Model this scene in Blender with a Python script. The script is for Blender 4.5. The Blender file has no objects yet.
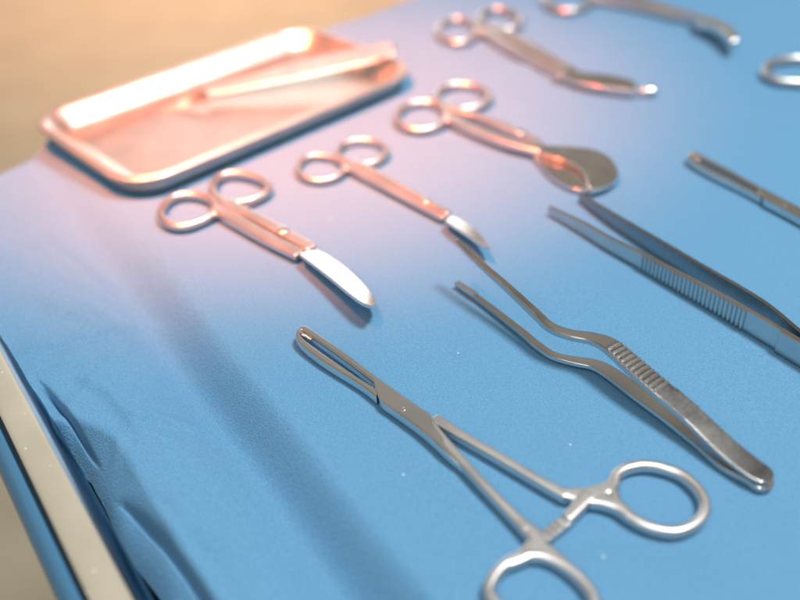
import bpy, bmesh, math, random
from mathutils import Vector, Matrix
random.seed(7)
S = bpy.context.scene
COL = S.collection
MM = 0.001

# ------------------------------------------------------------------ camera
CAM_H = 240.0                       # mm above the cloth
FPX = 885.0                         # focal length in pixels of an 800 px wide picture
RX = Vector((0.99943022, 0.03375269, 0.0))
RY = Vector((-0.02039519, 0.60390954, -0.79679188))
RZ = Vector((-0.02689387, 0.79633789, 0.60425383))
cam_d = bpy.data.cameras.new('camera')
cam = bpy.data.objects.new('camera', cam_d)
COL.objects.link(cam)
cam.matrix_world = Matrix(((RX.x, RX.y, RX.z, 0), (RY.x, RY.y, RY.z, 0), (RZ.x, RZ.y, RZ.z, CAM_H * MM), (0, 0, 0, 1)))
cam_d.sensor_width = 36.0
cam_d.lens = FPX / 800 * 36.0
cam_d.clip_start = 0.01
cam_d.clip_end = 60
cam_d.dof.use_dof = True
cam_d.dof.focus_distance = 0.357
cam_d.dof.aperture_fstop = 3.8
cam_d.dof.aperture_blades = 0
S.camera = cam

# ------------------------------------------------------------------ view transform
S.view_settings.view_transform = 'Standard'
S.view_settings.look = 'None'
S.view_settings.exposure = 0.0
S.view_settings.gamma = 1.0

# ------------------------------------------------------------------ world: the light of a room with pale walls
W = bpy.data.worlds.new('World'); S.world = W; W.use_nodes = True
nt = W.node_tree; nt.nodes.clear()
wo = nt.nodes.new('ShaderNodeOutputWorld'); bg = nt.nodes.new('ShaderNodeBackground')
tc = nt.nodes.new('ShaderNodeTexCoord'); sp = nt.nodes.new('ShaderNodeSeparateXYZ')
mr = nt.nodes.new('ShaderNodeMapRange'); mr.inputs['From Min'].default_value = -1; mr.inputs['From Max'].default_value = 1
rp = nt.nodes.new('ShaderNodeValToRGB')
els = [(-90, (.18, .15, .12)), (-8, (.22, .18, .14)), (2, (.60, .55, .48)), (16, (.42, .38, .33)), (25, (.26, .225, .18)),
       (45, (.54, .505, .45)), (52, (.14, .128, .112)), (64, (.10, .092, .082)), (71, (.85, .85, .84)), (90, (1.0, 1.0, .99))]
rp.color_ramp.elements.remove(rp.color_ramp.elements[1])
for i, (e, c) in enumerate(els):
    pos = (math.sin(math.radians(e)) + 1) / 2
    el = rp.color_ramp.elements[0] if i == 0 else rp.color_ramp.elements.new(pos)
    el.position = pos; el.color = (*c, 1)
nt.links.new(tc.outputs['Generated'], sp.inputs[0]); nt.links.new(sp.outputs['Z'], mr.inputs['Value'])
nt.links.new(mr.outputs['Result'], rp.inputs['Fac']); # soft dark patch added at the right, dimming what the steel mirrors
vn = nt.nodes.new('ShaderNodeVectorMath'); vn.operation = 'NORMALIZE'
vd = nt.nodes.new('ShaderNodeVectorMath'); vd.operation = 'DOT_PRODUCT'
_a, _e = math.radians(58), math.radians(49)
vd.inputs[1].default_value = (math.sin(_a) * math.cos(_e), math.cos(_a) * math.cos(_e), math.sin(_e))
nt.links.new(tc.outputs['Generated'], vn.inputs[0]); nt.links.new(vn.outputs[0], vd.inputs[0])
md = nt.nodes.new('ShaderNodeMapRange'); md.interpolation_type = 'SMOOTHSTEP'
md.inputs['From Min'].default_value = math.cos(math.radians(29)); md.inputs['From Max'].default_value = math.cos(math.radians(17))
md.inputs['To Min'].default_value = 1.0; md.inputs['To Max'].default_value = .16
nt.links.new(vd.outputs['Value'], md.inputs['Value'])
vs = nt.nodes.new('ShaderNodeVectorMath'); vs.operation = 'SCALE'
nt.links.new(rp.outputs['Color'], vs.inputs[0]); nt.links.new(md.outputs['Result'], vs.inputs['Scale'])
nt.links.new(vs.outputs[0], bg.inputs['Color'])
nt.links.new(bg.outputs[0], wo.inputs[0]); bg.inputs['Strength'].default_value = .80


def area(name, loc, target, size, power, color, shape='DISK', size_y=None):
    l = bpy.data.lights.new(name, 'AREA'); l.shape = shape; l.size = size
    if size_y: l.size_y = size_y
    l.energy = power; l.color = color
    o = bpy.data.objects.new(name, l); COL.objects.link(o)
    o.location = loc
    o.rotation_euler = (Vector(target) - Vector(loc)).to_track_quat('-Z', 'Y').to_euler()
    return o


area('operating_lamp', (0.67, 0.25, 1.85), (0.08, 0.40, 0), 0.46, 43, (1, .97, .94))
area('ceiling_light', (-0.5, -0.55, 1.3), (0, .5, 0), 0.5, 7, (1, .98, .95), 'RECTANGLE', 1.0)
area('blade_gleam_panel', (-0.30, 2.75, 0.52), (0.0, 0.4, 0), 1.30, 8.2, (1, .98, .95), 'RECTANGLE', 0.56)  # unseen panel added at the back for the blades to mirror as white


def spot(name, loc, target, power, color, deg, blend, size):
    l = bpy.data.lights.new(name, 'SPOT'); l.energy = power; l.color = color; l.spot_size = math.radians(deg)
    l.spot_blend = blend; l.shadow_soft_size = size
    o = bpy.data.objects.new(name, l); COL.objects.link(o); o.location = loc
    o.rotation_euler = (Vector(target) - Vector(loc)).to_track_quat('-Z', 'Y').to_euler()
    return o


spot('warm_glow_fill', (-0.17, 0.31, 0.62), (-0.072, 0.535, 0), 122, (1, .155, .045), 46, 1.0, .03)  # added warm spot standing in for the orange flare glow around the tray
def at(px, py, z=0.0):
    """table position (mm) seen at photo point px,py for a point z mm above the cloth"""
    d = Vector((px - 400, -(py - 300), -FPX))
    w = Vector((RX.dot(d), RY.dot(d), RZ.dot(d)))
    t = (CAM_H - z) / -w.z
    return Vector((w.x * t, w.y * t, z))


fp = at(215, -25, -850) * .001
spot('floor_fill_spot', (fp.x + .1, fp.y + .3, 1.5), fp, 500, (1, .61, .45), 92, 1.0, .2)  # unseen spot added to brighten the floor behind the table


# ------------------------------------------------------------------ helpers
def C(ox, oy, s, pts):
    return [(ox + x / s, oy + y / s) for x, y in pts]


def A(pts, z):
    if not hasattr(z, '__len__'): z = [z] * len(pts)
    return [at(p[0], p[1], zz) for p, zz in zip(pts, z)]


def smooth(pts, step=1.0, closed=False):
    """Catmull-Rom through the points (Vectors of any size), resampled evenly"""
    n = len(pts); out = []
    rng = n if closed else n - 1
    for i in range(rng):
        if closed: p0, p1, p2, p3 = pts[i - 1], pts[i], pts[(i + 1) % n], pts[(i + 2) % n]
        else:
            p0 = pts[max(i - 1, 0)]; p1 = pts[i]; p2 = pts[i + 1]; p3 = pts[min(i + 2, n - 1)]
        for k in range(10):
            t = k / 10
            out.append(0.5 * ((2 * p1) + (p2 - p0) * t + (2 * p0 - 5 * p1 + 4 * p2 - p3) * t * t + (3 * p1 - p0 - 3 * p2 + p3) * t ** 3))
    if not closed: out.append(pts[-1].copy())
    if closed: out.append(out[0].copy())
    L = [0]
    for a, b in zip(out, out[1:]): L.append(L[-1] + (b - a).length)
    m = max(2, int(L[-1] / step)); res = []; j = 0
    for k in range(m + (0 if closed else 1)):
        d = L[-1] * k / m
        while j < len(L) - 2 and L[j + 1] < d: j += 1
        f = (d - L[j]) / max(L[j + 1] - L[j], 1e-9)
        res.append(out[j].lerp(out[j + 1], f))
    return res


def rsec(r):
    """rounded square, half size 1, corner radius r (0..1): list of (x,y)"""
    out = []
    for q in range(4):
        cx, cy = ((1, 1), (-1, 1), (-1, -1), (1, -1))[q]
        for k in range(5):
            a = math.radians(q * 90 + k * 22.5)
            out.append((cx * (1 - r) + r * math.cos(a), cy * (1 - r) + r * math.sin(a)))
        if r < .9:
            a, b = out[-1], None
            nx, ny = ((-1, 1), (-1, -1), (1, -1), (1, 1))[q]
            if q in (0, 2): out += [(cx * (1 - r) * .6, cy), (-cx * (1 - r) * .6, cy)]
            else: out += [(cx, cy * (1 - r) * .6), (cx, -cy * (1 - r) * .6)]
    return out


def csec(n=16):
    return [(math.cos(2 * math.pi * k / n), math.sin(2 * math.pi * k / n)) for k in range(n)]


def loft(bm, secs, prof, closed=False, cap=True):
    """secs: (centre, side half vector, up half vector); prof: unit section, or one per section"""
    rings = []
    for i, (c, a, b) in enumerate(secs):
        p = prof[i] if isinstance(prof[0], list) else prof
        rings.append([bm.verts.new(c + a * x + b * y) for x, y in p])
    n = len(rings[0]); m = len(rings)
    for i in range(m if closed else m - 1):
        r0, r1 = rings[i], rings[(i + 1) % m]
        for k in range(n):
            bm.faces.new((r0[k], r0[(k + 1) % n], r1[(k + 1) % n], r1[k]))
    if not closed and cap:
        bm.faces.new(list(reversed(rings[0]))); bm.faces.new(rings[-1])
    bmesh.ops.recalc_face_normals(bm, faces=bm.faces)


def sweep(bm, pts, w, h, r=.4, closed=False, step=1.0, end=(0, 0), roll=0, up=None, prof=None):
    """pts: Vectors in mm (centre line). w,h: numbers or one per point. end: rounding length in mm at both ends"""
    if not hasattr(w, '__len__'): w = [w] * len(pts)
    if not hasattr(h, '__len__'): h = [h] * len(pts)
    if not hasattr(roll, '__len__'): roll = [roll] * len(pts)
    P = [Vector((p.x, p.y, p.z, ww, hh, rr)) for p, ww, hh, rr in zip(pts, w, h, roll)]
    P = smooth(P, step, closed)
    tot = [0]
    for a, b in zip(P, P[1:]): tot.append(tot[-1] + (a - b).length)
    secs = []
    n = len(P)
    def add(q, t, sc=1.0):
        z = Vector(up) if up else Vector((0, 0, 1))
        s = t.cross(z).normalized(); u = s.cross(t).normalized()
        if q[5]:
            R = Matrix.Rotation(math.radians(q[5]), 3, t); s = R @ s; u = R @ u
        secs.append((Vector(q[:3]), s * q[3] / 2 * sc, u * q[4] / 2 * sc))
    for i, q in enumerate(P):
        a = P[i - 1] if (i > 0 or closed) else P[0]
        b = P[(i + 1) % n] if (i < n - 1 or closed) else P[-1]
        t = (Vector(b[:3]) - Vector(a[:3])).normalized()
        add(q, t)
        if i == 0 and end[0]:
            base = secs.pop()
            for k in range(6):
                an = math.radians(k * 16 + 5)
                secs.append((base[0] - t * end[0] * math.cos(an), base[1] * math.sin(an), base[2] * math.sin(an)))
            secs.append(base)
        if i == n - 1 and end[1]:
            base = secs[-1]
            for k in range(5, -1, -1):
                an = math.radians(k * 16 + 5)
                secs.append((base[0] + t * end[1] * math.cos(an), base[1] * math.sin(an), base[2] * math.sin(an)))
    if prof is None and r < .9:
        prof = []
        for c, a, b_ in secs:            # corners keep one radius however wide the section is
            la, lb = max(a.length, 1e-6), max(b_.length, 1e-6)
            kx, ky = min(1, lb / la), min(1, la / lb)
            lim = 1 - r - 1e-6
            prof.append([(math.copysign(1 - (1 - abs(x)) * kx, x) if abs(x) > lim else x,
                          math.copysign(1 - (1 - abs(y)) * ky, y) if abs(y) > lim else y) for x, y in rsec(r)])
    loft(bm, secs, prof or rsec(r), closed)


def ribbon(bm, L, R, zt, zb, r=.2, step=1.0, tilt=0.0):
    """plate between edge lines L and R (plan points in mm), top and bottom heights per point; tilt raises R side"""
    n = len(L)
    if not hasattr(zt, '__len__'): zt = [zt] * n
    if not hasattr(zb, '__len__'): zb = [zb] * n
    if not hasattr(tilt, '__len__'): tilt = [tilt] * n
    P = smooth([Vector((l.x, l.y, q.x, q.y, a, b, t)) for l, q, a, b, t in zip(L, R, zt, zb, tilt)], step)
    secs = []
    for q in P:
        c = Vector(((q[0] + q[2]) / 2, (q[1] + q[3]) / 2, (q[4] + q[5]) / 2))
        a = Vector(((q[2] - q[0]) / 2, (q[3] - q[1]) / 2, q[6] / 2))
        secs.append((c, a, Vector((0, 0, (q[4] - q[5]) / 2))))
    # the section's corners keep a constant radius relative to thickness
    profs = []
    for c, a, b in secs:
        k = min(1, b.length / max(a.length, 1e-6))
        profs.append([(x if abs(x) < 1e-9 else math.copysign(1 - (1 - abs(x)) * (k if abs(x) > 1 - r - 1e-6 else 1), x), y) for x, y in rsec(r)])
    loft(bm, secs, profs)


def solid(bm, rad, c, n=20, h=1.0, dome=.4):
    """a low round screw head at c"""
    secs = []
    for k, (f, z) in enumerate(((1, -h), (1, 0), (.93, dome * .6), (.75, dome * .9), (.3, dome))):
        secs.append((c + Vector((0, 0, z)), Vector((rad * f, 0, 0)), Vector((0, rad * f, 0))))
    loft(bm, secs, csec(n))


def mesh_from(bm, name):
    me = bpy.data.meshes.new(name); bm.to_mesh(me); bm.free()
    return me


def remesh(bm, voxel, it=4):
    me = mesh_from(bm, 'tmp')
    o = bpy.data.objects.new('tmp', me); COL.objects.link(o)
    m = o.modifiers.new('r', 'REMESH'); m.mode = 'VOXEL'; m.voxel_size = voxel; m.use_smooth_shade = True
    s = o.modifiers.new('s', 'SMOOTH'); s.iterations = it; s.factor = .5
    dg = bpy.context.evaluated_depsgraph_get()
    res = bpy.data.meshes.new_from_object(o.evaluated_get(dg))
    bpy.data.objects.remove(o); bpy.data.meshes.remove(me)
    return res


def finish(me, name, mat, parent=None, base=Vector((0, 0, 0)), sharp=None, wn=True):
    """mesh in table mm -> linked object in metres, origin at the thing's base"""
    me.transform(Matrix.Scale(MM, 4) @ Matrix.Translation(-base))
    me.name = name
    for p in me.polygons: p.use_smooth = True
    if sharp: me.set_sharp_from_angle(angle=math.radians(sharp))
    me.materials.clear(); me.materials.append(mat)
    o = bpy.data.objects.new(name, me); COL.objects.link(o)
    if parent: o.parent = parent
    else: o.location = base * MM
    if wn:
        m = o.modifiers.new('wn', 'WEIGHTED_NORMAL'); m.weight = 70; m.keep_sharp = True
    return o


def part(bm, name, mat, root, sharp=40, wn=True):
    return finish(mesh_from(bm, name), name, mat, root[0], root[1], sharp, wn)


def split_part(me, tests, names, mat, root):
    """cut one smooth mesh into parts by face centre, keeping its normals across the cut"""
    nor = [v.normal.copy() for v in me.vertices]
    groups = [[] for _ in names]
    for p in me.polygons:
        c = p.center
        for i, t in enumerate(tests):
            if t(c): groups[i].append(p); break
        else: groups[-1].append(p)
    objs = []
    for g, nm in zip(groups, names):
        idx = {}; vs = []; fs = []
        for p in g:
            f = []
            for v in p.vertices:
                if v not in idx: idx[v] = len(vs); vs.append(v)
                f.append(idx[v])
            fs.append(f)
        m = bpy.data.meshes.new(nm); m.from_pydata([me.vertices[v].co for v in vs], [], fs)
        o = finish(m, nm, mat, root[0], root[1], None, False)
        o.data.normals_split_custom_set_from_vertices([nor[v] for v in vs])
        objs.append(o)
    bpy.data.meshes.remove(me)
    return objs


def tag(o, label=None, cat=None, group=None, kind=None):
    if label: o['label'] = label
    if cat: o['category'] = cat
    if group: o['group'] = group
    if kind: o['kind'] = kind
    return o


def thing(name, label, cat, base, group=None):
    o = bpy.data.objects.new(name, None); COL.objects.link(o)
    o.empty_display_size = .01
    o.location = base * MM
    tag(o, label, cat, group)
    return (o, base)


# ------------------------------------------------------------------ materials
def mat(name):
    m = bpy.data.materials.new(name); m.use_nodes = True
    return m, m.node_tree, m.node_tree.nodes['Principled BSDF']


def steel(name, col, rough, streak=0.05, scale=900, bump=.008):
    m, t, b = mat(name)
    b.inputs['Metallic'].default_value = 1
    co = t.nodes.new('ShaderNodeTexCoord')
    n1 = t.nodes.new('ShaderNodeTexNoise'); n1.inputs['Scale'].default_value = scale; n1.inputs['Detail'].default_value = 6
    n2 = t.nodes.new('ShaderNodeTexNoise'); n2.inputs['Scale'].default_value = 60; n2.inputs['Detail'].default_value = 4
    t.links.new(co.outputs['Object'], n1.inputs['Vector']); t.links.new(co.outputs['Object'], n2.inputs['Vector'])
    r = t.nodes.new('ShaderNodeMapRange'); r.inputs['To Min'].default_value = rough - .06; r.inputs['To Max'].default_value = rough + .10
    t.links.new(n2.outputs['Fac'], r.inputs['Value'])
    a = t.nodes.new('ShaderNodeMath'); a.operation = 'MULTIPLY_ADD'; a.inputs[1].default_value = streak * 2
    t.links.new(n1.outputs['Fac'], a.inputs[0]); t.links.new(r.outputs['Result'], a.inputs[2])
    t.links.new(a.outputs[0], b.inputs['Roughness'])
    cr = t.nodes.new('ShaderNodeValToRGB')
    cr.color_ramp.elements[0].position = .3; cr.color_ramp.elements[0].color = (*[c * .9 for c in col], 1)
    cr.color_ramp.elements[1].position = .7; cr.color_ramp.elements[1].color = (*col, 1)
    t.links.new(n2.outputs['Fac'], cr.inputs['Fac']); t.links.new(cr.outputs['Color'], b.inputs['Base Color'])
    bu = t.nodes.new('ShaderNodeBump'); bu.inputs['Strength'].default_value = bump; bu.inputs['Distance'].default_value = .0002
    t.links.new(n1.outputs['Fac'], bu.inputs['Height']); t.links.new(bu.outputs['Normal'], b.inputs['Normal'])
    return m


M_steel = steel('satin_steel', (.72, .72, .71), .17)
M_ring = steel('ring_steel', (.69, .69, .69), .31)
M_blade = steel('blade_steel', (.82, .81, .79), .20)
M_dark = steel('dimmed_steel', (.60, .60, .585), .16)  # darker copy of the steel, dim reflections put into its colour
M_deep = steel('shaded_steel', (.34, .35, .36), .20)  # darkest copy of the steel, shade of the far forceps arm in its colour
M_tray = steel('tray_steel', (.72, .70, .66), .33, scale=300)
M_chrome = steel('rail_chrome', (.07, .14, .22), .14, bump=.0)  # blue of the mirrored surroundings put into the metal's colour

M_cloth, t, b = mat('drape_cloth')
b.inputs['Roughness'].default_value = .92
b.inputs['Sheen Weight'].default_value = .15; b.inputs['Sheen Roughness'].default_value = .5
b.inputs['Sheen Tint'].default_value = (.6, .8, 1, 1)
b.inputs['Specular IOR Level'].default_value = .15
co = t.nodes.new('ShaderNodeTexCoord')
n1 = t.nodes.new('ShaderNodeTexNoise'); n1.inputs['Scale'].default_value = 1900; n1.inputs['Detail'].default_value = 4
n2 = t.nodes.new('ShaderNodeTexNoise'); n2.inputs['Scale'].default_value = 950; n2.inputs['Detail'].default_value = 5
n3 = t.nodes.new('ShaderNodeTexNoise'); n3.inputs['Scale'].default_value = 9; n3.inputs['Detail'].default_value = 3
for n in (n1, n2, n3): t.links.new(co.outputs['Object'], n.inputs['Vector'])
cr = t.nodes.new('ShaderNodeValToRGB')
cr.color_ramp.elements[0].position = .25; cr.color_ramp.elements[0].color = (.078, .235, .42, 1)
cr.color_ramp.elements[1].position = .75; cr.color_ramp.elements[1].color = (.158, .372, .595, 1)
mx = t.nodes.new('ShaderNodeMix'); mx.data_type = 'FLOAT'; mx.inputs[0].default_value = .45
t.links.new(n1.outputs['Fac'], mx.inputs[2]); t.links.new(n2.outputs['Fac'], mx.inputs[3])
t.links.new(mx.outputs[0], cr.inputs['Fac'])
vo = t.nodes.new('ShaderNodeTexVoronoi'); vo.inputs['Scale'].default_value = 42; vo.inputs['Randomness'].default_value = 1
t.links.new(co.outputs['Object'], vo.inputs['Vector'])
ns = t.nodes.new('ShaderNodeTexNoise'); ns.inputs['Scale'].default_value = 900
t.links.new(co.outputs['Object'], ns.inputs['Vector'])
ad = t.nodes.new('ShaderNodeMath'); ad.operation = 'MULTIPLY_ADD'; ad.inputs[1].default_value = .075
t.links.new(ns.outputs['Fac'], ad.inputs[0]); t.links.new(vo.outputs['Distance'], ad.inputs[2])
lt = t.nodes.new('ShaderNodeMath'); lt.operation = 'LESS_THAN'; lt.inputs[1].default_value = .050
t.links.new(ad.outputs[0], lt.inputs[0])
mc = t.nodes.new('ShaderNodeMix'); mc.data_type = 'RGBA'; mc.inputs['B'].default_value = (.62, .70, .76, 1)
t.links.new(lt.outputs[0], mc.inputs['Factor']); t.links.new(cr.outputs['Color'], mc.inputs['A'])
t.links.new(mc.outputs['Result'], b.inputs['Base Color'])
bu = t.nodes.new('ShaderNodeBump'); bu.inputs['Strength'].default_value = 1.0; bu.inputs['Distance'].default_value = .00075
t.links.new(mx.outputs[0], bu.inputs['Height']); t.links.new(bu.outputs['Normal'], b.inputs['Normal'])

M_cream, t, b = mat('cream_reflection_paint')  # ceiling mirrored in the rail, painted as cream with specks of sparkle
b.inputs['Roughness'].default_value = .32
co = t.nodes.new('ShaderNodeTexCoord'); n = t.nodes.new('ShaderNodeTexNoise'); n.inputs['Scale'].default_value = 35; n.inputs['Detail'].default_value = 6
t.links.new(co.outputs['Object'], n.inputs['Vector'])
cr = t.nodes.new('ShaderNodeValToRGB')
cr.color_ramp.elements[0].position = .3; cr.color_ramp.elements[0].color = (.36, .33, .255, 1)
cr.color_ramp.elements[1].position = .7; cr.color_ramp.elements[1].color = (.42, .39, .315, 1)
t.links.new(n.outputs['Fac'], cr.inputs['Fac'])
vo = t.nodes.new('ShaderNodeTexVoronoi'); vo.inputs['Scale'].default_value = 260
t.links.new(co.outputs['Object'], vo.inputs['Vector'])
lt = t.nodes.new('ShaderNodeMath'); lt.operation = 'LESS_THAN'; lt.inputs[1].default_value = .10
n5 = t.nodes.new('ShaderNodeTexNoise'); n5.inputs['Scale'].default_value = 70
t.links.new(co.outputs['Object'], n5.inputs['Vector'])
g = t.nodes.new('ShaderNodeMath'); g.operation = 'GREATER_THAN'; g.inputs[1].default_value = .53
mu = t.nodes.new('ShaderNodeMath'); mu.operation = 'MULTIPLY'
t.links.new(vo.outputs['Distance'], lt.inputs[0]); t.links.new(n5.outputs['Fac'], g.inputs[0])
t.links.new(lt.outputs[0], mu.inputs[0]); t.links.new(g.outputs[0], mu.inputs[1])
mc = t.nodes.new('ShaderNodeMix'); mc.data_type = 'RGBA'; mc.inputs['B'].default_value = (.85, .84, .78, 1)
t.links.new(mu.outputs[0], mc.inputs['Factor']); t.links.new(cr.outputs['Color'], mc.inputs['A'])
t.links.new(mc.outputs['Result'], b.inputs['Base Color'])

M_blue, t, b = mat('blue_reflection_paint')  # blue mirrored in the rail's outer side, put into the colour
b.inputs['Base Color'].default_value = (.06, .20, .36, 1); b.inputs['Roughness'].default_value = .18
M_black, t, b = mat('dark_trolley_metal')
b.inputs['Base Color'].default_value = (.012, .014, .018, 1); b.inputs['Roughness'].default_value = .5

M_floor, t, b = mat('floor_vinyl')
b.inputs['Roughness'].default_value = .55
co = t.nodes.new('ShaderNodeTexCoord'); n = t.nodes.new('ShaderNodeTexNoise'); n.inputs['Scale'].default_value = 6; n.inputs['Detail'].default_value = 8
t.links.new(co.outputs['Object'], n.inputs['Vector'])
cr = t.nodes.new('ShaderNodeValToRGB')
cr.color_ramp.elements[0].position = .3; cr.color_ramp.elements[0].color = (.37, .33, .235, 1)
cr.color_ramp.elements[1].position = .7; cr.color_ramp.elements[1].color = (.42, .38, .275, 1)
t.links.new(n.outputs['Fac'], cr.inputs['Fac']); t.links.new(cr.outputs['Color'], b.inputs['Base Color'])

# ------------------------------------------------------------------ setting: floor
bm = bmesh.new()
vs = [bm.verts.new(Vector(p)) for p in ((-9000, -6000, -850), (9000, -6000, -850), (9000, 14000, -850), (-9000, 14000, -850))]
bm.faces.new(vs)
o = finish(mesh_from(bm, 'floor'), 'floor', M_floor, None, Vector((0, 0, -850)), None, False)
tag(o, 'plain tan floor far below the draped table', 'floor', kind='structure')

# ------------------------------------------------------------------ table and rail
U = Vector((.838, .545, 0)); V = Vector((-.545, .838, 0))       # across and along the table


def tb(u, v, z=0.0): return U * u + V * v + Vector((0, 0, z))


rail_a = at(25, 440, -13); rail_b = at(105, 600, -13)
rd = (rail_a - rail_b).normalized()
R0, R1 = rail_b - rd * 260, rail_a + rd * 420
root = thing('instrument_trolley', 'steel trolley under the blue drape, its round side rail, a cream reflection painted along the top, showing at the left', 'trolley', tb(300, 260, -850))
bm = bmesh.new()
RR = 13.0
secs = [(p, rd.cross(Vector((0, 0, 1))).normalized() * RR, Vector((0, 0, RR))) for p in (R0, R0.lerp(R1, .5), R1)]
loft(bm, secs, csec(48))
rail = part(bm, 'rail', M_chrome, root, 60, False)
bm = bmesh.new()
side = rd.cross(Vector((0, 0, 1))).normalized()
# cream ceiling reflection, painted on a shell 0.25 mm proud of the tube, over the upper middle
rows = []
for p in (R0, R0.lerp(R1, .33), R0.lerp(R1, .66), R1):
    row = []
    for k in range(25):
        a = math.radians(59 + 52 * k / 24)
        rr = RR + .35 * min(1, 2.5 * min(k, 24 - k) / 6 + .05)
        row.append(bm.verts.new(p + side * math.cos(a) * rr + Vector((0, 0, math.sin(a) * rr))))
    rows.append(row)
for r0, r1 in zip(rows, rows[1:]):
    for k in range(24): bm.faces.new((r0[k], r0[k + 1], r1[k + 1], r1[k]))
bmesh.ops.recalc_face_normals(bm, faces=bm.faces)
strip = finish(mesh_from(bm, 'cream_reflection'), 'cream_reflection', M_cream, rail, root[1], None, False)
strip['label'] = 'cream reflection with pale specks, painted along the top of the rail'


bm = bmesh.new()  # thin shell carrying the painted blue reflection of the outer side
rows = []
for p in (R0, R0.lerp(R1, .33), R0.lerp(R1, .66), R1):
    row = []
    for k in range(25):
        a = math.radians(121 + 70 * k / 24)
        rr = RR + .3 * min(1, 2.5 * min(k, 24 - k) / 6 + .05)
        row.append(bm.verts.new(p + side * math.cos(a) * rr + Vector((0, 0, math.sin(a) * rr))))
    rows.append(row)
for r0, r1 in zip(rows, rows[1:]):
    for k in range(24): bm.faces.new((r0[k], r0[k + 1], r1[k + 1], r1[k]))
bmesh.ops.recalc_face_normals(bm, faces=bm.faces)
band = finish(mesh_from(bm, 'blue_reflection'), 'blue_reflection', M_blue, rail, root[1], None, False)
band['label'] = 'blue reflection painted along the outer side of the rail'


def boxm(bm, c, ax, ay, hz):
    vs = []
    for z in (-hz, hz):
        for sx, sy in ((-1, -1), (1, -1), (1, 1), (-1, 1)):
            vs.append(bm.verts.new(c + ax * sx + ay * sy + Vector((0, 0, z))))
    for f in ((3, 2, 1, 0), (4, 5, 6, 7), (0, 1, 5, 4), (1, 2, 6, 5), (2, 3, 7, 6), (3, 0, 4, 7)):
        bm.faces.new([vs[i] for i in f])


bm = bmesh.new(); boxm(bm, tb(400, 230, -40), U * 386, V * 280, 8)
part(bm, 'tabletop', M_black, root, 40, False)
for u in (180, 620):
    for v in (40, 400):
        bm = bmesh.new()
        c = tb(u, v)
        loft(bm, [(Vector((c.x, c.y, z)), Vector((13, 0, 0)), Vector((0, 13, 0))) for z in (-850, -48)], csec(20))
        part(bm, 'leg', M_chrome, root, 60, False)

# ------------------------------------------------------------------ drape
def sst(a, b, x):
    t = min(1, max(0, (x - a) / (b - a))); return t * t * (3 - 2 * t)


def gauss(x, m, s): return math.exp(-((x - m) / s) ** 2)


from mathutils import noise as mn


def far_v(u): return 524 + (u - 62) * .205 - 34 * (1 - sst(20, 110, u)) + 5 * mn.noise(Vector((u * .012, 0, 3)))


def uv_line(pts, z):
    return [Vector((at(x, y, z).dot(U), at(x, y, z).dot(V))) for x, y in pts]


def dist_line(p, line):
    """distance, fraction along, and side (+ = right of the direction) of the nearest point of a line"""
    best = (1e9, 0, 1)
    n = len(line) - 1
    for i, (a, b_) in enumerate(zip(line, line[1:])):
        d = b_ - a; t = min(1, max(0, (p - a).dot(d) / d.length_squared))
        q = p - (a + d * t); l = q.length
        if l < best[0]: best = (l, (i + t) / n, 1 if q.x * d.y - q.y * d.x > 0 else -1)
    return best


PLEAT = uv_line([(34, 380), (55, 402), (80, 432), (100, 460)], -9)
TUCK = uv_line([(107, 490), (120, 497), (140, 516), (165, 545), (190, 580), (215, 618)], -12)
RIDGE = uv_line([(124, 424), (118, 448), (109, 476)], -9)


WRINKLES = [(uv_line(p, -6), a, w) for p, a, w in (
    ([(6, 356), (60, 345), (110, 330), (150, 312)], .9, 3.2), ([(40, 300), (90, 318), (140, 352)], .8, 4.5),
    ([(118, 408), (160, 414), (205, 416)], .7, 3.0), ([(20, 235), (70, 262), (120, 300)], .9, 5.0),
    ([(150, 470), (190, 520), (250, 560)], .6, 5.0), ([(70, 372), (110, 392), (150, 440)], .7, 3.0))]


def edge_u(v):                       # where the drape turns down on the left
    return 41 - 25 * sst(262, 312, v) - 40 * sst(330, 430, v)


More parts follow.
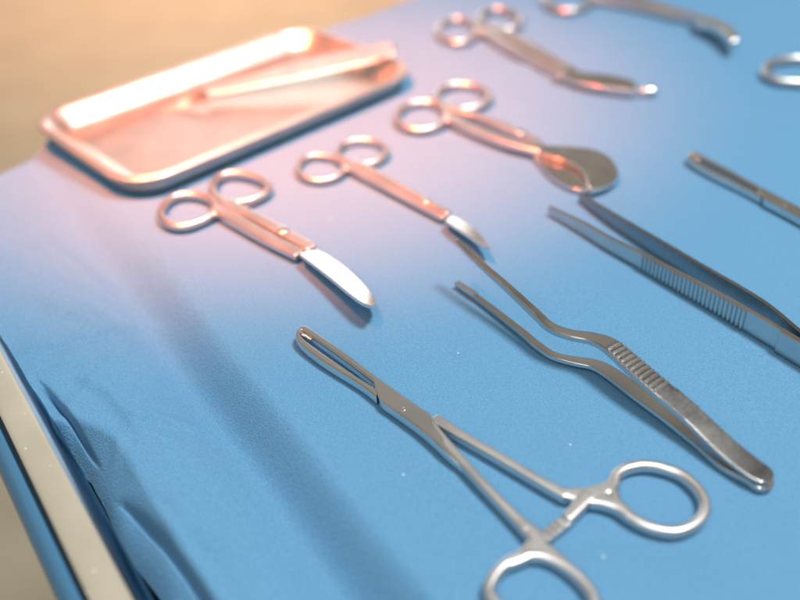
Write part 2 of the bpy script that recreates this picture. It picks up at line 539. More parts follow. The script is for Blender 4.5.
def drape_point(u, v, hang):
    e = edge_u(v)
    h = e - u if u < e else 0
    px_, py_, z = u, v, 0.0
    w = 2.5 * mn.noise(Vector((v * .011, 5, 0)))
    k = 1 - .55 * sst(240, 420, v)
    z -= 18 * k * (1 - sst(74, 96 + 10 * (1 - k), u + w))
    z += 11.0 * k * (1 - sst(50, 84, u + w))
    q = Vector((u * .02, v * .011, 0))
    amp = .35 + 2.2 * (1 - sst(60, 110, u))
    z += amp * mn.noise(q) + .12 * mn.noise(q * 4)
    z += 1.5 * (.7 * gauss(u - .12 * v, 300, 6) * sst(260, 330, v) + .6 * gauss(v + .1 * u, 470, 5) * sst(250, 330, u) + .6 * gauss(u + .4 * v, 560, 7) + .6 * gauss(u - .5 * v, 190, 6) * sst(300, 360, u))
    z += .9 * gauss(u - 1.3 * (v - 300), 40, 5) * (1 - sst(60, 90, u)) + .8 * gauss(u + .5 * (v - 360), 62, 4) * (1 - sst(70, 95, u))
    if h > 0:                        # hanging side
        r = 4.5; a = min(h / r, hang)
        px_ = e - r * math.sin(a) - max(0, h - r * hang) * math.cos(hang)
        z -= r * (1 - math.cos(a)) + max(0, h - r * hang) * math.sin(hang)
    if u < 70 and v < 380:
        p = Vector((px_, v))
        d, f, sd = dist_line(p, PLEAT)
        fade = sst(0, .4, f) * (1 - sst(.55, 1, f))
        z -= fade * (4.0 * math.exp(-(d / .7) ** 2) + (3.8 * max(0, 1 - d / 12.0) ** 1.4 if sd > 0 else 3.6 * math.exp(-(d / .9) ** 2)))
        d, f, sd = dist_line(p, TUCK)
        fade = sst(0, .5, f)
        z -= fade * (2.2 * math.exp(-(d / .9) ** 2) + (4.0 * max(0, 1 - d / 12.0) ** 1.5 if sd > 0 else 4.0 * math.exp(-(d / 1.4) ** 2)))
        z += 1.2 * fade * gauss(d * sd, -4.2, 2.6)
        d, f, sd = dist_line(p, RIDGE)
        z += 1.3 * sst(0, .5, f) * (1 - sst(.5, 1, f)) * math.exp(-(d / 3.0) ** 2)
        z += 1.5 * mn.noise(Vector((u * .075, v * .055, 2))) * (1 - sst(38, 50, u))
    if u < 92 and v < 470:
        for line, a_, w_ in WRINKLES:
            d, f, sd = dist_line(Vector((u, v)), line)
            if d < 3 * w_: z += 1.7 * a_ * sst(0, .25, f) * (1 - sst(.75, 1, f)) * (math.exp(-(d / w_) ** 2) - .6 * math.exp(-((d * sd - 1.5 * w_) / w_) ** 2))
    fv = far_v(px_)
    if v > fv:
        r = 6.0; hg = v - fv; a = min(hg / r, 1.5)
        py_ = fv + r * math.sin(a) + max(0, hg - r * 1.5) * .07 + 5 * max(0, min(1, (hg - 20) / 60)) * math.sin(u * .045)
        z += -r * (1 - math.cos(a)) - max(0, hg - r * 1.5)
    return tb(px_, py_, z)


def hang_angle(v): return .86 + .3 * sst(250, 330, v)


bm = bmesh.new()
us = []
u = -60.0
while u < 5: us.append(u); u += 2.0
while u < 58: us.append(u); u += .45
while u < 100: us.append(u); u += .8
while u < 770: us.append(u); u += 3.2
vs_ = []
v = -60.0
while v < 120: vs_.append(v); v += 3
while v < 325: vs_.append(v); v += .75
while v < 350: vs_.append(v); v += 1.2
while v < 820: vs_.append(v); v += 3.0
grid = []
for u in us:
    row = []
    for v in vs_:
        # the hem: how far the drape hangs over the rail side
        lim = edge_u(v) - 14.5 - 9 * sst(166, 224, v) - 30 * sst(300, 345, v) + 1.0 * mn.noise(Vector((v * .05, 1, 1)))
        uu_ = max(u, lim + .0)
        row.append((uu_, v, u < lim - 1.2))
    grid.append(row)
vert = {}
def gv(i, j):
    if (i, j) not in vert:
        uu_, v, _ = grid[i][j]
        vert[(i, j)] = bm.verts.new(drape_point(uu_, min(v, far_v(uu_) + 120), hang_angle(v)))
    return vert[(i, j)]
def v_over(i, j): return vs_[j] > far_v(us[i]) + 124


for i in range(len(us) - 1):
    for j in range(len(vs_) - 1):
        if v_over(i, j): continue
        if grid[i][j][2] and grid[i][j + 1][2] or (grid[i + 1][j][2] or grid[i + 1][j + 1][2]): continue
        bm.faces.new((gv(i, j), gv(i + 1, j), gv(i + 1, j + 1), gv(i, j + 1)))
o = finish(mesh_from(bm, 'surgical_drape'), 'surgical_drape', M_cloth, None, tb(300, 260, 0), None, False)
so_ = o.modifiers.new('thickness', 'SOLIDIFY'); so_.thickness = .0006; so_.offset = -1
tag(o, 'light blue cloth drape spread over the table under all the instruments', 'drape')

# ------------------------------------------------------------------ steel tray
tc_ = A([(124, 186), (410, 76), (312, 18), (36, 118)], 13)
cen = sum(tc_, Vector()) / 4
tu = ((tc_[1] - tc_[0]) + (tc_[2] - tc_[3])).normalized(); tv = Vector((-tu.y, tu.x, 0))
hu = ((tc_[1] - tc_[0]).length + (tc_[2] - tc_[3]).length) / 4 + 3
hv = ((tc_[3] - tc_[0]).dot(tv) + (tc_[2] - tc_[1]).dot(tv)) / 4 + 2
cen.z = 0


def rrect(inset, z, R=26, n=9):
    out = []
    a, c = hu - inset, hv - inset; r = max(R - inset, 4)
    for q in range(4):
        sx, sy = ((1, 1), (-1, 1), (-1, -1), (1, -1))[q]
        for k in range(n):
            an = math.radians(q * 90 + 90 * k / (n - 1))
            x = sx * (a - r) + r * math.cos(an); y = sy * (c - r) + r * math.sin(an)
            out.append(cen + tu * x + tv * y + Vector((0, 0, z)))
    return out


def skin(bm, loops, fill=None):
    rings = [[bm.verts.new(p) for p in l] for l in loops]
    n = len(rings[0])
    for r0, r1 in zip(rings, rings[1:]):
        for k in range(n): bm.faces.new((r0[k], r0[(k + 1) % n], r1[(k + 1) % n], r1[k]))
    if fill == 'last': bm.faces.new(rings[-1])
    bmesh.ops.recalc_face_normals(bm, faces=bm.faces)


root = thing('steel_tray', 'shallow rectangular steel tray with rounded corners, holding a scalpel', 'tray', cen.copy())
bm = bmesh.new()
skin(bm, [rrect(3.1, 12.6), rrect(4.2, 12.3), rrect(5.6, 11.2), rrect(7.8, 9.2), rrect(12, 4.6), rrect(14.5, 2.6), rrect(17, 1.6), rrect(20, 1.35), rrect(28, 1.3), rrect(45, 1.3)], 'last')
o = part(bm, 'pan', M_tray, root, None, True)
m = o.modifiers.new('thickness', 'SOLIDIFY'); m.thickness = .0008; m.offset = -1
bm = bmesh.new()
skin(bm, [rrect(6.6, 1.2), rrect(5.0, 6.0), rrect(3.4, 10.4), rrect(.7, 10.7), rrect(0.1, 11.2), rrect(0, 11.9), rrect(.3, 12.6), rrect(1.0, 13.0), rrect(1.9, 13.1), rrect(2.7, 12.9), rrect(3.2, 12.62)])
part(bm, 'rim', M_tray, root, None, True)

# scalpel lying in the tray, its handle end over the right wall
root = thing('scalpel', 'long flat steel scalpel lying in the tray with its handle on the rim', 'scalpel', at(300, 75, 4))
HP = C(280, 0, 5, [(-370, 455), (-250, 430), (-100, 395), (60, 355), (250, 312), (400, 278), (500, 258), (552, 245)])
ZH = [8, 9, 11, 13, 15.5, 18, 19.5, 20.5]
hp = A(HP, ZH)
bm = bmesh.new(); sweep(bm, hp, [6, 8, 9, 12, 13, 13, 12.5, 9], 2.2, r=.35, roll=[27] * 8, end=(1, 4))
part(bm, 'handle', M_blade, root)
bm = bmesh.new()
for k in range(7):
    p = hp[2].lerp(hp[3], .1 + k * .1); d = (hp[3] - hp[2]).normalized()
    sweep(bm, [p, p + d * .9], 9.6, 2.9, r=.3, roll=27)
part(bm, 'grip_ribs', M_blade, root)
bl = A(C(140, 40, 5, [(110, 345), (180, 325), (260, 298), (340, 282)]), [2.5, 4, 6, 8])
bm = bmesh.new(); sweep(bm, bl, [1.0, 5.0, 7.5, 7.0], .7, r=.3, roll=27, end=(1, 0))
part(bm, 'blade', M_blade, root)


# ------------------------------------------------------------------ scissors
def near_ring(pts, grow):
    c = sum(pts, Vector()) / len(pts)
    poly = []
    n = len(pts)
    for i, p in enumerate(pts):
        d = (p - c); d.z = 0
        poly.append(p + d.normalized() * grow)
    def test(q):
        ins = False
        for i in range(n):
            a, b_ = poly[i], poly[(i + 1) % n]
            if (a.y > q.y) != (b_.y > q.y) and q.x < (b_.x - a.x) * (q.y - a.y) / (b_.y - a.y) + a.x: ins = not ins
        return ins
    return test


def scissor_half(root, ring, shank, ring_z=3.2, ring_w=4.4, ring_h=4.4, sw=5.2, sh=3.6, voxel=.55, zs=None, mat_=None):
    """ring, shank: photo points; one forged piece, cut into finger_ring and shank"""
    bm = bmesh.new()
    R = A(ring, ring_z)
    sweep(bm, R, ring_w, ring_h, closed=True, prof=csec(14), step=1.2)
    P = A(shank, zs if zs else ring_z)
    sweep(bm, P, sw, sh, r=.35, step=1.2, end=(1.5, .3))
    me = remesh(bm, voxel, 3)
    return split_part(me, [near_ring(R, ring_w * .5 + 1.7)], ['finger_ring', 'shank'], mat_ or M_ring, root)


c_ = lambda pts: C(150, 160, 3.333, pts)
root = thing('curved_scissors', 'broad steel scissors with white gleaming curved blades, below the tray corner', 'scissors', at(270, 230), 'steel scissors on the drape')
scissor_half(root, c_([(36, 175), (52, 145), (85, 122), (130, 115), (175, 121), (205, 136), (220, 158), (214, 178), (190, 195), (150, 212), (110, 222), (70, 217), (45, 200)]),
             c_([(214, 166), (245, 180), (300, 212), (400, 268), (500, 318)]), ring_z=4, sw=[5, 7, 6.8, 6.8, 6.6], sh=[4, 4.6, 4.4, 4, 3.6])
scissor_half(root, c_([(208, 95), (220, 65), (250, 48), (285, 44), (330, 50), (370, 65), (393, 85), (390, 106), (365, 122), (330, 136), (285, 142), (245, 138), (218, 122)]),
             c_([(235, 134), (265, 156), (330, 186), (440, 244), (540, 298)]), ring_z=4.4, sw=[5, 7.4, 6.8, 6.8, 6.6], sh=[4, 4.6, 4.4, 4, 3.6], zs=[4.4, 4.4, 4.4, 4.4, 4.6])
L = c_([(548, 286), (590, 306), (650, 346), (710, 400), (742, 440), (756, 468)])
R_ = c_([(500, 322), (535, 348), (598, 398), (655, 446), (703, 482), (738, 496)])
zz = [6.5, 7.4, 8.6, 9.8, 10.8, 11.4]
bm = bmesh.new(); ribbon(bm, [at(*p, z) for p, z in zip(L, zz)], [at(*p, z) for p, z in zip(R_, zz)], zz, [z - 2.0 for z in zz], r=.3, tilt=3.2)
o = part(bm, 'blade', M_blade, root)
bm = bmesh.new()
zl = [z - 2.3 for z in zz]
ribbon(bm, [at(*p, z) for p, z in zip(L, zl)], [at(*p, z) for p, z in zip(R_, zl)], zl, [z - 1.8 for z in zl], r=.3, tilt=3.2)
part(bm, 'blade', M_blade, root)
bm = bmesh.new(); solid(bm, 3.0, at(150 + 442 / 3.333, 160 + 231 / 3.333, 6.9), h=4)
part(bm, 'screw', M_blade, root)

c_ = lambda pts: C(290, 125, 3.81, pts)
root = thing('fine_scissors', 'slim steel scissors ending in a short pale curved blade', 'scissors', at(390, 190), 'steel scissors on the drape')
scissor_half(root, c_([(30, 168), (45, 135), (85, 117), (125, 117), (170, 127), (198, 145), (208, 165), (195, 186), (165, 202), (120, 212), (75, 207), (45, 192)]),
             c_([(205, 166), (232, 168), (300, 202), (420, 266), (590, 356)]), ring_z=3.6, ring_w=3.6, ring_h=3.6, sw=[4, 5.2, 4.6, 4.2, 4], sh=[3.4, 4, 3.8, 3.5, 3.2])
scissor_half(root, c_([(182, 105), (195, 78), (230, 62), (270, 56), (320, 62), (355, 80), (368, 100), (358, 120), (330, 138), (290, 148), (240, 146), (200, 130)]),
             c_([(225, 142), (262, 158), (320, 186), (440, 250), (605, 342)]), ring_z=4.0, ring_w=3.6, ring_h=3.6, sw=[4, 5.2, 4.6, 4.2, 4], sh=[3.4, 4, 3.8, 3.5, 3.2], zs=[4, 4, 4, 4.1, 4.3])
L = c_([(612, 338), (650, 352), (695, 382), (738, 426), (764, 462)])
R_ = c_([(590, 368), (622, 390), (672, 422), (722, 456), (760, 470)])
zz = [6.0, 6.9, 8.1, 9.3, 10.2]
bm = bmesh.new(); ribbon(bm, [at(*p, z) for p, z in zip(L, zz)], [at(*p, z) for p, z in zip(R_, zz)], zz, [z - 1.7 for z in zz], r=.3, tilt=1.9)
part(bm, 'blade', M_blade, root)
bm = bmesh.new(); zl = [z - 2.0 for z in zz]
ribbon(bm, [at(*p, z) for p, z in zip(L, zl)], [at(*p, z) for p, z in zip(R_, zl)], zl, [z - 1.7 for z in zl], r=.3, tilt=1.9)
part(bm, 'blade', M_blade, root)
bm = bmesh.new(); solid(bm, 2.4, at(290 + 517 / 3.81, 125 + 286 / 3.81, 6.2), h=4)
part(bm, 'screw', M_blade, root)

c_ = lambda pts: C(385, 70, 3.2, pts)
root = thing('umbilical_scissors', 'steel scissors with a wide round paddle shaped blade pair', 'scissors', at(490, 130), 'steel scissors on the drape')
scissor_half(root, c_([(38, 155), (55, 122), (100, 105), (150, 105), (185, 125), (197, 150), (180, 175), (140, 190), (100, 192), (60, 180)]),
             c_([(195, 156), (215, 163), (300, 202), (400, 237), (500, 262)]), ring_z=4.0, sw=[5, 6.8, 6.2, 6.5, 6.5], sh=[4, 4.8, 4.6, 4.6, 4.2], zs=[4, 4.2, 4.6, 5, 5])
scissor_half(root, c_([(165, 85), (185, 58), (230, 46), (280, 50), (320, 68), (335, 90), (320, 108), (280, 122), (230, 124), (185, 112)]),
             c_([(185, 110), (215, 130), (300, 152), (415, 200), (490, 240)]), ring_z=4.0, sw=[5, 6, 5.6, 6.5, 8], sh=[4, 4.4, 4, 4, 3.4])
outer = c_([(445, 225), (520, 240), (600, 245), (660, 252), (710, 272), (740, 305), (745, 338), (722, 362), (690, 376), (655, 384)])
inner = c_([(478, 252), (500, 266), (540, 280), (575, 290), (605, 304), (628, 320), (640, 336), (648, 352), (652, 366), (655, 380)])
low = c_([(470, 268), (485, 288), (505, 313), (525, 334), (548, 352), (572, 366), (594, 376), (614, 382), (634, 385), (652, 384)])
bm = bmesh.new(); ribbon(bm, A(outer, 5.6), A(inner, 5.6), 5.6, 2.6, r=.3)
part(bm, 'blade', M_steel, root)
bm = bmesh.new(); ribbon(bm, A([(a[0] + (b_[0] - a[0]) * .25, a[1] + (b_[1] - a[1]) * .25) for a, b_ in zip(inner, outer)], 3.4), A(low, 3.2), 3.6, .9, r=.3)
part(bm, 'blade', M_steel, root)
bm = bmesh.new(); sweep(bm, A(inner, 5.7), 1.8, 1.6, r=.9, end=(.6, .6))
part(bm, 'blade_edge', M_blade, root)
bm = bmesh.new(); solid(bm, 3.3, at(385 + 430 / 3.2, 70 + 196 / 3.2, 6.6), h=4)
part(bm, 'screw', M_blade, root)

c_ = lambda pts: C(430, 0, 3.333, pts)
root = thing('bandage_scissors', 'steel bandage scissors with blades bent at an angle and a blunt knob tip', 'scissors', at(550, 60), 'steel scissors on the drape')
scissor_half(root, c_([(28, 105), (45, 76), (90, 63), (135, 76), (160, 97), (150, 120), (120, 138), (85, 142), (50, 130)]),
             c_([(158, 105), (190, 112), (250, 150), (340, 200), (450, 250)]), ring_z=4.0, ring_w=5, ring_h=5, sw=[5, 8, 9, 9, 9], sh=[4, 4.8, 4.6, 4.4, 4], voxel=.7)
scissor_half(root, c_([(165, 65), (180, 42), (220, 30), (265, 38), (300, 60), (300, 82), (270, 97), (225, 98), (185, 88)]),
             c_([(200, 92), (232, 104), (290, 135), (380, 188), (470, 240)]), ring_z=4.4, ring_w=5, ring_h=5, sw=[5, 8, 9, 9, 9], sh=[4, 4.8, 4.6, 4.4, 4], zs=[4.4, 4.6, 4.8, 5, 5], voxel=.7)
L = c_([(462, 232), (520, 240), (580, 246), (640, 257), (676, 268), (690, 284)])
R_ = c_([(425, 252), (490, 272), (560, 286), (630, 295), (672, 300), (690, 298)])
bm = bmesh.new(); ribbon(bm, A(L, 6.6), A(R_, 6.6), 6.6, 4.0, r=.3)
part(bm, 'blade', M_steel, root)
R2 = c_([(432, 262), (500, 284), (580, 300), (650, 310), (700, 314), (730, 315)])
L2 = c_([(470, 246), (530, 262), (590, 280), (650, 292), (700, 298), (730, 301)])
bm = bmesh.new(); ribbon(bm, A(L2, 3.6), A(R2, 3.2), 3.8, .7, r=.35)
part(bm, 'blade', M_steel, root)
bm = bmesh.new()
kn = A(c_([(700, 304), (722, 302), (742, 302)]), 4.4)
sweep(bm, kn, [4.5, 7.5, 7], [3.5, 6, 5.6], r=1, prof=csec(18), end=(1, 3))
part(bm, 'probe_tip', M_blade, root)
bm = bmesh.new(); sweep(bm, A(c_([(428, 250), (452, 240), (474, 228)]), 6.9), 7.5, 2.6, r=.6, end=(2, 2))
part(bm, 'screw', M_blade, root)

# curved clamp cut by the top edge of the picture
c_ = lambda pts: C(540, 0, 4, pts)
root = thing('curved_clamp', 'thin steel clamp with a bright curved jaw, half out at the top edge', 'clamp', at(650, 12), 'clamps and forceps on the drape')
scissor_half(root, c_([(20, 0), (45, 27), (85, 42), (128, 44), (172, 32), (205, 12), (215, -12), (180, -34), (120, -44), (60, -36), (25, -18)]),
             c_([(208, 5), (250, 2), (400, 32), (560, 72), (660, 96)]), ring_z=4, ring_w=6, ring_h=6, sw=[5, 7, 6, 6, 8], sh=5, voxel=.8)
scissor_half(root, c_([(250, -60), (290, -44), (350, -42), (400, -55), (425, -75), (400, -95), (340, -104), (280, -98), (250, -80)]),
             c_([(290, -46), (330, -22), (430, 12), (560, 50), (660, 82)]), ring_z=5, ring_w=6, ring_h=6, sw=[5, 7, 6, 6, 8], sh=5, zs=[5, 5, 6, 7, 8], voxel=.8)
bm = bmesh.new()
sweep(bm, A(c_([(640, 82), (690, 97), (735, 118), (765, 142), (776, 162)]), [9, 10, 11, 12, 12]), [11, 11, 10, 8, 5], [5, 5, 4.5, 4, 3], r=.5, end=(1, 2))
part(bm, 'jaw', M_blade, root)
bm = bmesh.new()
sweep(bm, A(c_([(640, 95), (690, 112), (732, 134), (760, 158), (772, 176)]), [5, 6, 7, 8, 9]), [10, 10, 9, 7, 4], [4, 4, 4, 3, 2], r=.5, end=(1, 2))
part(bm, 'jaw', M_steel, root)
bm = bmesh.new(); solid(bm, 4.5, at(540 + 662 / 4, 88 / 4, 10.5), h=5, dome=1)
part(bm, 'screw', M_blade, root)

# scissors of which only one finger ring enters at the right edge
c_ = lambda pts: C(720, 30, 7.5, pts)
root = thing('ring_handled_scissors', 'steel finger ring of an instrument entering at the right edge', 'scissors', at(800, 72), 'steel scissors on the drape')
scissor_half(root, c_([(335, 315), (358, 268), (430, 234), (530, 218), (640, 220), (740, 240), (820, 275), (850, 320), (800, 365), (720, 388), (620, 396), (520, 392), (430, 378), (362, 352)]),
             c_([(840, 320), (900, 330), (1300, 520), (1700, 710)]), ring_z=4, ring_w=5.5, ring_h=5.5, sw=6, sh=5, voxel=.8)
scissor_half(root, c_([(1000, 130), (1040, 90), (1140, 70), (1260, 80), (1340, 120), (1340, 170), (1240, 205), (1120, 205), (1030, 180)]),
             c_([(1020, 170), (1050, 230), (1330, 450), (1700, 640)]), ring_z=5, ring_w=5.5, ring_h=5.5, sw=6, sh=5, voxel=.8)
bm = bmesh.new(); ribbon(bm, A(c_([(1680, 620), (2000, 770), (2300, 950)]), 6), A(c_([(1640, 720), (1980, 850), (2290, 960)]), 6), 6.5, 2, r=.3)
part(bm, 'blade', M_blade, root)

# ------------------------------------------------------------------ dressing forceps (arms on their edges)
root = thing('dressing_forceps', 'open steel dressing forceps with a ribbed grip, lying on its edges', 'forceps', at(690, 280), 'clamps and forceps on the drape')
N1 = [(550, 206), (580, 220), (610, 236.5), (641, 252), (680, 272), (720, 293), (752, 311), (780, 327.5), (802, 341), (840, 364)]
T1 = [5.5, 7, 8, 8.8, 9.8, 10.6, 11, 11, 11, 11]
bm = bmesh.new()
top = A(N1, T1)
ctr = [Vector((p.x, p.y, (p.z + .5 + (.9 if i == 0 else 0)) / 2)) for i, p in enumerate(top)]
hts = [p.z - .5 - (.9 if i == 0 else 0) for i, p in enumerate(top)]
sweep(bm, ctr, [1.8, 2.0, 2.1, 2.2, 2.5, 2.5, 2.3, 2.2, 2.4, 3], hts, r=.45, end=(.8, 1), prof=None)
near_arm = part(bm, 'arm', M_dark, root)
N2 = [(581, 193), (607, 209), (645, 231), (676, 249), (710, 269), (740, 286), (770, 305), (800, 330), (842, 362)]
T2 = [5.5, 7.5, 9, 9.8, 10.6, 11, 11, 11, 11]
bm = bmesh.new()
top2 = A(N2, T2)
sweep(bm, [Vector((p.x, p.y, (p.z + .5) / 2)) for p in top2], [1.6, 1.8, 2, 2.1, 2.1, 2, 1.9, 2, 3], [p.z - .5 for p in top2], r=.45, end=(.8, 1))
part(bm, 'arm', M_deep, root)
bm = bmesh.new()
gp = smooth([Vector((*p, q)) for p, q in zip([ctr[i] for i in range(3, 7)], hts[3:7])], 2.15)
n_r = 0
for i, q in enumerate(gp[:-1]):
    p = Vector(q[:3]); d = (Vector(gp[i + 1][:3]) - p).normalized()
    if i < 1 or i > 26: continue
    s = d.cross(Vector((0, 0, 1))).normalized()
    cc = p + s * 1.48
    sweep(bm, [cc - d * .55, cc + d * .55], .9, q[3] * .9, r=.4, step=.3)
o = finish(mesh_from(bm, 'grip_ribs'), 'grip_ribs', M_dark, near_arm, root[1], 40, True)
bm = bmesh.new()
e0 = [at(780, 329, 11), at(802, 342, 11), at(880, 388, 11)]
sweep(bm, [Vector((p.x + .6, p.y - .9, 5.6)) for p in e0], 2.6, 10.9, r=.4, end=(.6, 1))
part(bm, 'end_plate', M_dark, root)

# ------------------------------------------------------------------ bayonet forceps (one arm above the other)
root = thing('bayonet_forceps', 'bayonet shaped steel forceps with stepped arms and a ribbed top grip', 'forceps', at(640, 390), 'clamps and forceps on the drape')
AP = [(457, 239.5), (480, 261), (510, 287), (536, 311), (551, 324.5), (570, 332), (590, 335.5), (604, 340), (615, 347), (640, 369), (666, 391), (694, 415), (728, 447), (752, 466), (763, 473)]
AZ = [25.5, 23, 20, 17.5, 16.5, 16.5, 17, 17.2, 17, 15.2, 13, 10.6, 7.6, 6.3, 6]
AW = [2.2, 3, 3.6, 4, 4.2, 4.8, 5.8, 7.2, 8.2, 9, 9.2, 9.2, 9.4, 9.4, 8.6]
AH = [1.8, 2.4, 2.8, 3, 3, 2.8, 2.6, 2.6, 2.6, 2.6, 2.6, 2.4, 1.8, 1.8, 1.8]
ap = A(AP, AZ)
bm = bmesh.new()
sweep(bm, [p - Vector((0, 0, h / 2)) for p, h in zip(ap, AH)], AW, AH, r=.55, end=(.8, 3.5), step=.8)
upper = part(bm, 'arm', M_dark, root)
upper['label'] = 'raised upper arm with the ribbed grip'
bm = bmesh.new()
rib = smooth([Vector((*p, w)) for p, w in zip(ap[8:11], AW[8:11])], 2.3)
for i, q in enumerate(rib[:-1]):
    p = Vector(q[:3]); d = (Vector(rib[i + 1][:3]) - p).normalized()
    s = d.cross(Vector((0, 0, 1))).normalized()
    cc = p + Vector((0, 0, 0.05))
    sweep(bm, [cc - s * (q[3] / 2 - .7), cc + s * (q[3] / 2 - .7)], 1.25, 1.3, r=.6, step=2, end=(.2, .2))
finish(mesh_from(bm, 'grip_ribs'), 'grip_ribs', M_steel, upper, root[1], 50, True)
bm = bmesh.new()                                       # raised pad the grip is cut into
pad = ap[10].lerp(ap[11], .1), ap[10].lerp(ap[11], .5), ap[10].lerp(ap[11], .93)
sweep(bm, [p - Vector((0, 0, .05)) for p in pad], 8.7, .9, r=.3)
finish(mesh_from(bm, 'grip_pad'), 'grip_pad', M_dark, upper, root[1], 50, True)
BP = [(457, 282.5), (480, 298), (520, 329), (538, 344), (554, 354), (575, 359.5), (594, 363), (610, 371), (640, 393), (672, 416), (700, 437), (728, 459), (752, 472), (763, 480)]
BW = [2.4, 3.2, 3.8, 4.2, 4.6, 6, 7.4, 8.4, 9.2, 9.4, 9.4, 9.4, 9.2, 8.4]
BZ = [3.2, 3, 2.8, 2.6, 2.5, 2.5, 2.5, 2.5, 2.5, 2.6, 2.8, 3.2, 3.6, 3.6]
bp_ = A(BP, BZ)
BH = [1.8, 2.0, 2.2, 2.2, 2.2, 2, 1.9, 1.9, 1.9, 1.9, 2, 2.4, 2.8, 2.8]
bm = bmesh.new()
sweep(bm, [p - Vector((0, 0, h / 2)) for p, h in zip(bp_, BH)], BW, BH, r=.4, end=(.8, 3.5), step=.8, roll=[-12] * 4 + [-14] * 6 + [-6, 0, 0, 0])
part(bm, 'arm', M_dark, root)
bm = bmesh.new()
sweep(bm, [p - Vector((0, 0, .2)) for p in A(BP[:3], BZ[:3])][:1] + [A(BP[:2], BZ[:2])[0].lerp(A(BP[:2], BZ[:2])[1], .8)], [2.6, 3.3], [1.9, 2.2], r=.4, end=(.8, .2), roll=-12)
part(bm, 'serrated_tip', M_steel, root)

# ------------------------------------------------------------------ tissue forceps with finger rings (front)
AL = 'clamps and forceps on the drape'
root = thing('tissue_forceps', 'long ring handled tissue forceps with a looped jaw, nearest to the viewer, rings open', 'forceps', at(430, 430), AL)
allis_root = root[0]
ringR = [(612, 487), (614.5, 478), (622, 471), (634, 467), (646, 466), (662, 468.5), (680, 475), (693, 485), (702, 497), (704.5, 508), (700.5, 519), (690, 527.5), (676, 532), (661, 531), (645, 526), (631, 518.5), (619.5, 508), (613.5, 497)]
ringL = [(489, 594), (492, 581), (502, 568), (516, 559.5), (532, 556.5), (548, 558.5), (565, 567.5), (580, 580), (591, 594), (594, 606), (587, 617), (570, 624), (548, 625), (522, 619), (500, 608)]
Z = 2.9
# arm with the right-hand ring; its jaw is the front strand
bm = bmesh.new()
R1p = A(ringR, Z)
sweep(bm, R1p, 4.0, 4.4, closed=True, prof=rsec(.8), step=.9)
sweep(bm, A([(434.5, 419.5), (455, 433), (500, 459.5), (540, 483), (566, 497)], [2.8, 2.9, 3, 3, 3]), [4.4, 4.0, 3.6, 3.7, 4.4], [3.8, 4, 4.1, 4.1, 4.2], r=.45, step=.8, end=(.3, 1))
sweep(bm, A([(562, 495), (580, 497), (598, 494), (611, 487), (616, 478)], Z), [4.6, 6.0, 6.0, 4.8, 3.6], [4.2, 4.3, 4.4, 4.3, 4.0], r=.6, step=.8, end=(1, 1))
sweep(bm, A([(590, 500), (604, 502), (618, 508), (630, 518)], Z), [6, 6, 5, 4], [4.2, 4.4, 4.4, 4.2], r=.6, step=.8, end=(1, 1))
sweep(bm, A([(588, 497), (581, 505), (574, 512.5), (567, 519.5)], [3.2, 3.2, 3.2, 3.2]), [5.5, 5, 4.6, 4.4], [4, 4, 4, 4], r=.6, step=.8, end=(1, 1.2))
me = remesh(bm, .36, 4)
split_part(me, [near_ring(R1p, 3.0)], ['finger_ring', 'shank'], M_ring, root)
bm = bmesh.new()
R2p = A(ringL, Z)
sweep(bm, R2p, 4.0, 4.4, closed=True, prof=rsec(.8), step=.9)
sweep(bm, A([(424, 421), (437, 436), (455, 455.5), (480, 483), (505, 509), (527, 531)], [3.5, 3.3, 3.2, 3.1, 3, 3]), [6.0, 4.6, 3.7, 3.5, 3.6, 4.6], [3.8, 4, 4.1, 4.1, 4.1, 4.1], r=.45, step=.8, end=(.3, 1))
sweep(bm, A([(522, 526), (533, 536), (538, 546), (536, 557)], Z), [4.4, 6, 6.4, 6], 4.2, r=.6, step=.8, end=(1, 1))
sweep(bm, A([(534, 548), (524, 557), (508, 565)], Z), [6, 5, 3.6], 4.2, r=.6, step=.8, end=(1, 1))
sweep(bm, A([(538, 548), (550, 555), (566, 567)], Z), [6, 5, 3.6], 4.2, r=.6, step=.8, end=(1, 1))
sweep(bm, A([(533, 548), (537, 545), (541, 542.3)], [2.9, 2.8, 2.8]), [5.6, 5.2, 5], [4.2, 4, 4], r=.6, step=.8, end=(1, .5))
me = remesh(bm, .36, 4)
split_part(me, [near_ring(R2p, 3.0)], ['finger_ring', 'shank'], M_ring, root)
# ratchet bar with teeth
bm = bmesh.new()
ra, rb = at(539, 543, 2.6), at(571, 517.5, 2.6)
sweep(bm, [ra, rb], 4.2, 2.0, r=.3, end=(.3, .3))
d = (rb - ra).normalized(); s = d.cross(Vector((0, 0, 1)))
for k in range(4):
    p = ra.lerp(rb, .17 + .15 * k) + Vector((0, 0, 1.2))
    sweep(bm, [p - s * 2.1, p + s * 2.1], 1.0, 1.7, r=.5, step=1, end=(.2, .2))
part(bm, 'ratchet', M_ring, root)
# box joint
bm = bmesh.new()
boxL = [(372, 376.5), (384, 387.5), (400, 398.5), (418, 410.5), (432, 420.5), (436, 431)]
boxR = [(378, 394), (380, 401), (392, 411), (408, 424), (424, 437), (434, 443)]
ribbon(bm, A([(375, 375.3), (383, 381), (400, 393), (418, 405.5), (430.5, 414.3), (433.5, 424.5), (448, 442.8), (466, 464)], 5.4), A([(373.5, 381), (379.5, 399), (392, 409), (406, 419), (420, 429.5), (434, 441.5), (446.5, 453), (464, 466.8)], 5.4), [5.4, 5.4, 5.4, 5.4, 5.4, 5.4, 5.1, 3.4], 1.2, r=.25, step=.6)
part(bm, 'box_joint', M_steel, root)
bm = bmesh.new()
solid(bm, .9, at(404, 409, 5.5), h=1, dome=.12)
part(bm, 'rivet', M_steel, root)
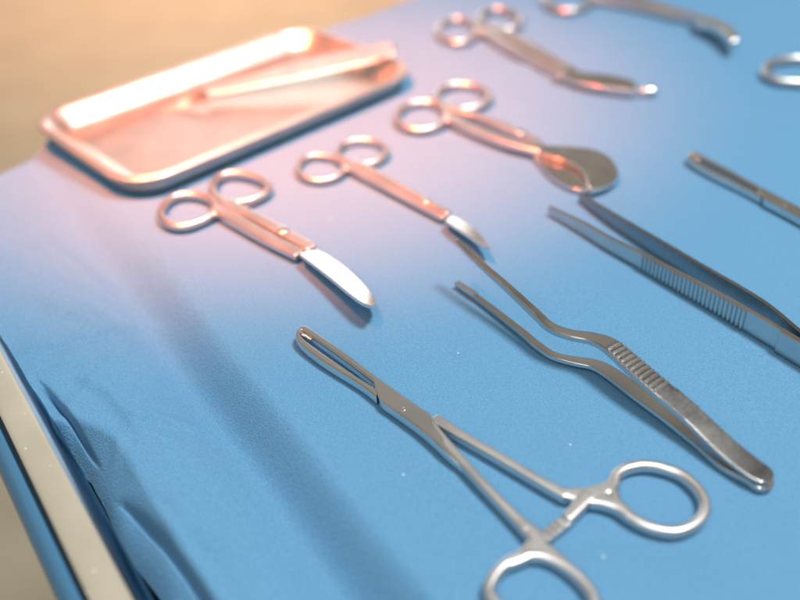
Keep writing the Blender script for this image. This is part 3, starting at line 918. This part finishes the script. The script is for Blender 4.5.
# jaws
bm = bmesh.new()                                       # front jaw
ribbon(bm, A([(299.6, 330.3), (300.2, 334), (302.5, 337.8), (306, 341), (314, 347), (326, 355.5), (340, 365), (355, 375), (366, 382), (377, 388.5)], 4.8),
       A([(297.2, 330.8), (295.6, 335.5), (297, 340.5), (301, 345.2), (308, 351), (320, 359.8), (334.8, 369.2), (350, 378.3), (363, 386.8), (376.5, 397.5)], 4.8),
       [5.3, 5.3, 5.2, 5.1, 5.0, 4.95, 4.9, 4.85, 4.8, 4.8], [2.2, 1.9, 1.6, 1.3, 1, .9, .8, .7, .7, .7], r=.4, step=.6)
part(bm, 'jaw', M_steel, root)
bm = bmesh.new()                                       # rear jaw
ribbon(bm, A([(299.3, 327.6), (302.5, 325.6), (306.5, 326), (312, 329.3), (325, 338), (346, 353), (365, 367.4), (377, 376.2)], 5.2),
       A([(300.3, 329.8), (302.5, 330), (305.5, 331.8), (310.8, 335.8), (322, 343.6), (340.5, 356.8), (359.5, 370.8), (375, 382.5)], 5.2),
       [5.4, 5.4, 5.4, 5.35, 5.3, 5.3, 5.3, 5.3], [2.2, 1.9, 1.5, 1.1, 1, .9, .8, .8], r=.4, step=.6)
part(bm, 'jaw', M_steel, root)
bm = bmesh.new()
for k in range(5):
    a = at(300 + k * 1.6, 331 + k * 1.2, 4.6 - k * .15); b2 = at(302.5 + k * 2.0, 335.5 + k * 1.1, 4.0 - k * .2)
    sweep(bm, [a, b2], .8, 1.4, r=.6, step=.5, end=(.2, .4))
part(bm, 'jaw_teeth', M_steel, root)


def copy_thing(o, loc, rz, label, group):
    r = o.copy(); COL.objects.link(r); r.location = loc; r.rotation_euler = (0, 0, rz)
    r['label'] = label; r['group'] = group
    for ch in o.children:
        c = ch.copy(); COL.objects.link(c); c.parent = r
        for g in ch.children:
            d = g.copy(); COL.objects.link(d); d.parent = c
    return r


# the same kind of forceps, entering at the right edge
b0 = at(430, 430); t0 = at(297.5, 331, 3); x0 = at(431, 424, 3)
t1 = at(687, 155, 3); x1 = at(800, 214, 3)
rz = math.atan2(*(x1 - t1).yx) - math.atan2(*(x0 - t0).yx)
off = Matrix.Rotation(rz, 3, 'Z') @ (b0 - t0)
loc = Vector((t1.x + off.x, t1.y + off.y, 0)) * MM
copy_thing(allis_root, loc, rz, 'tissue forceps with a looped jaw, cut off by the right edge, above the dressing forceps', AL)
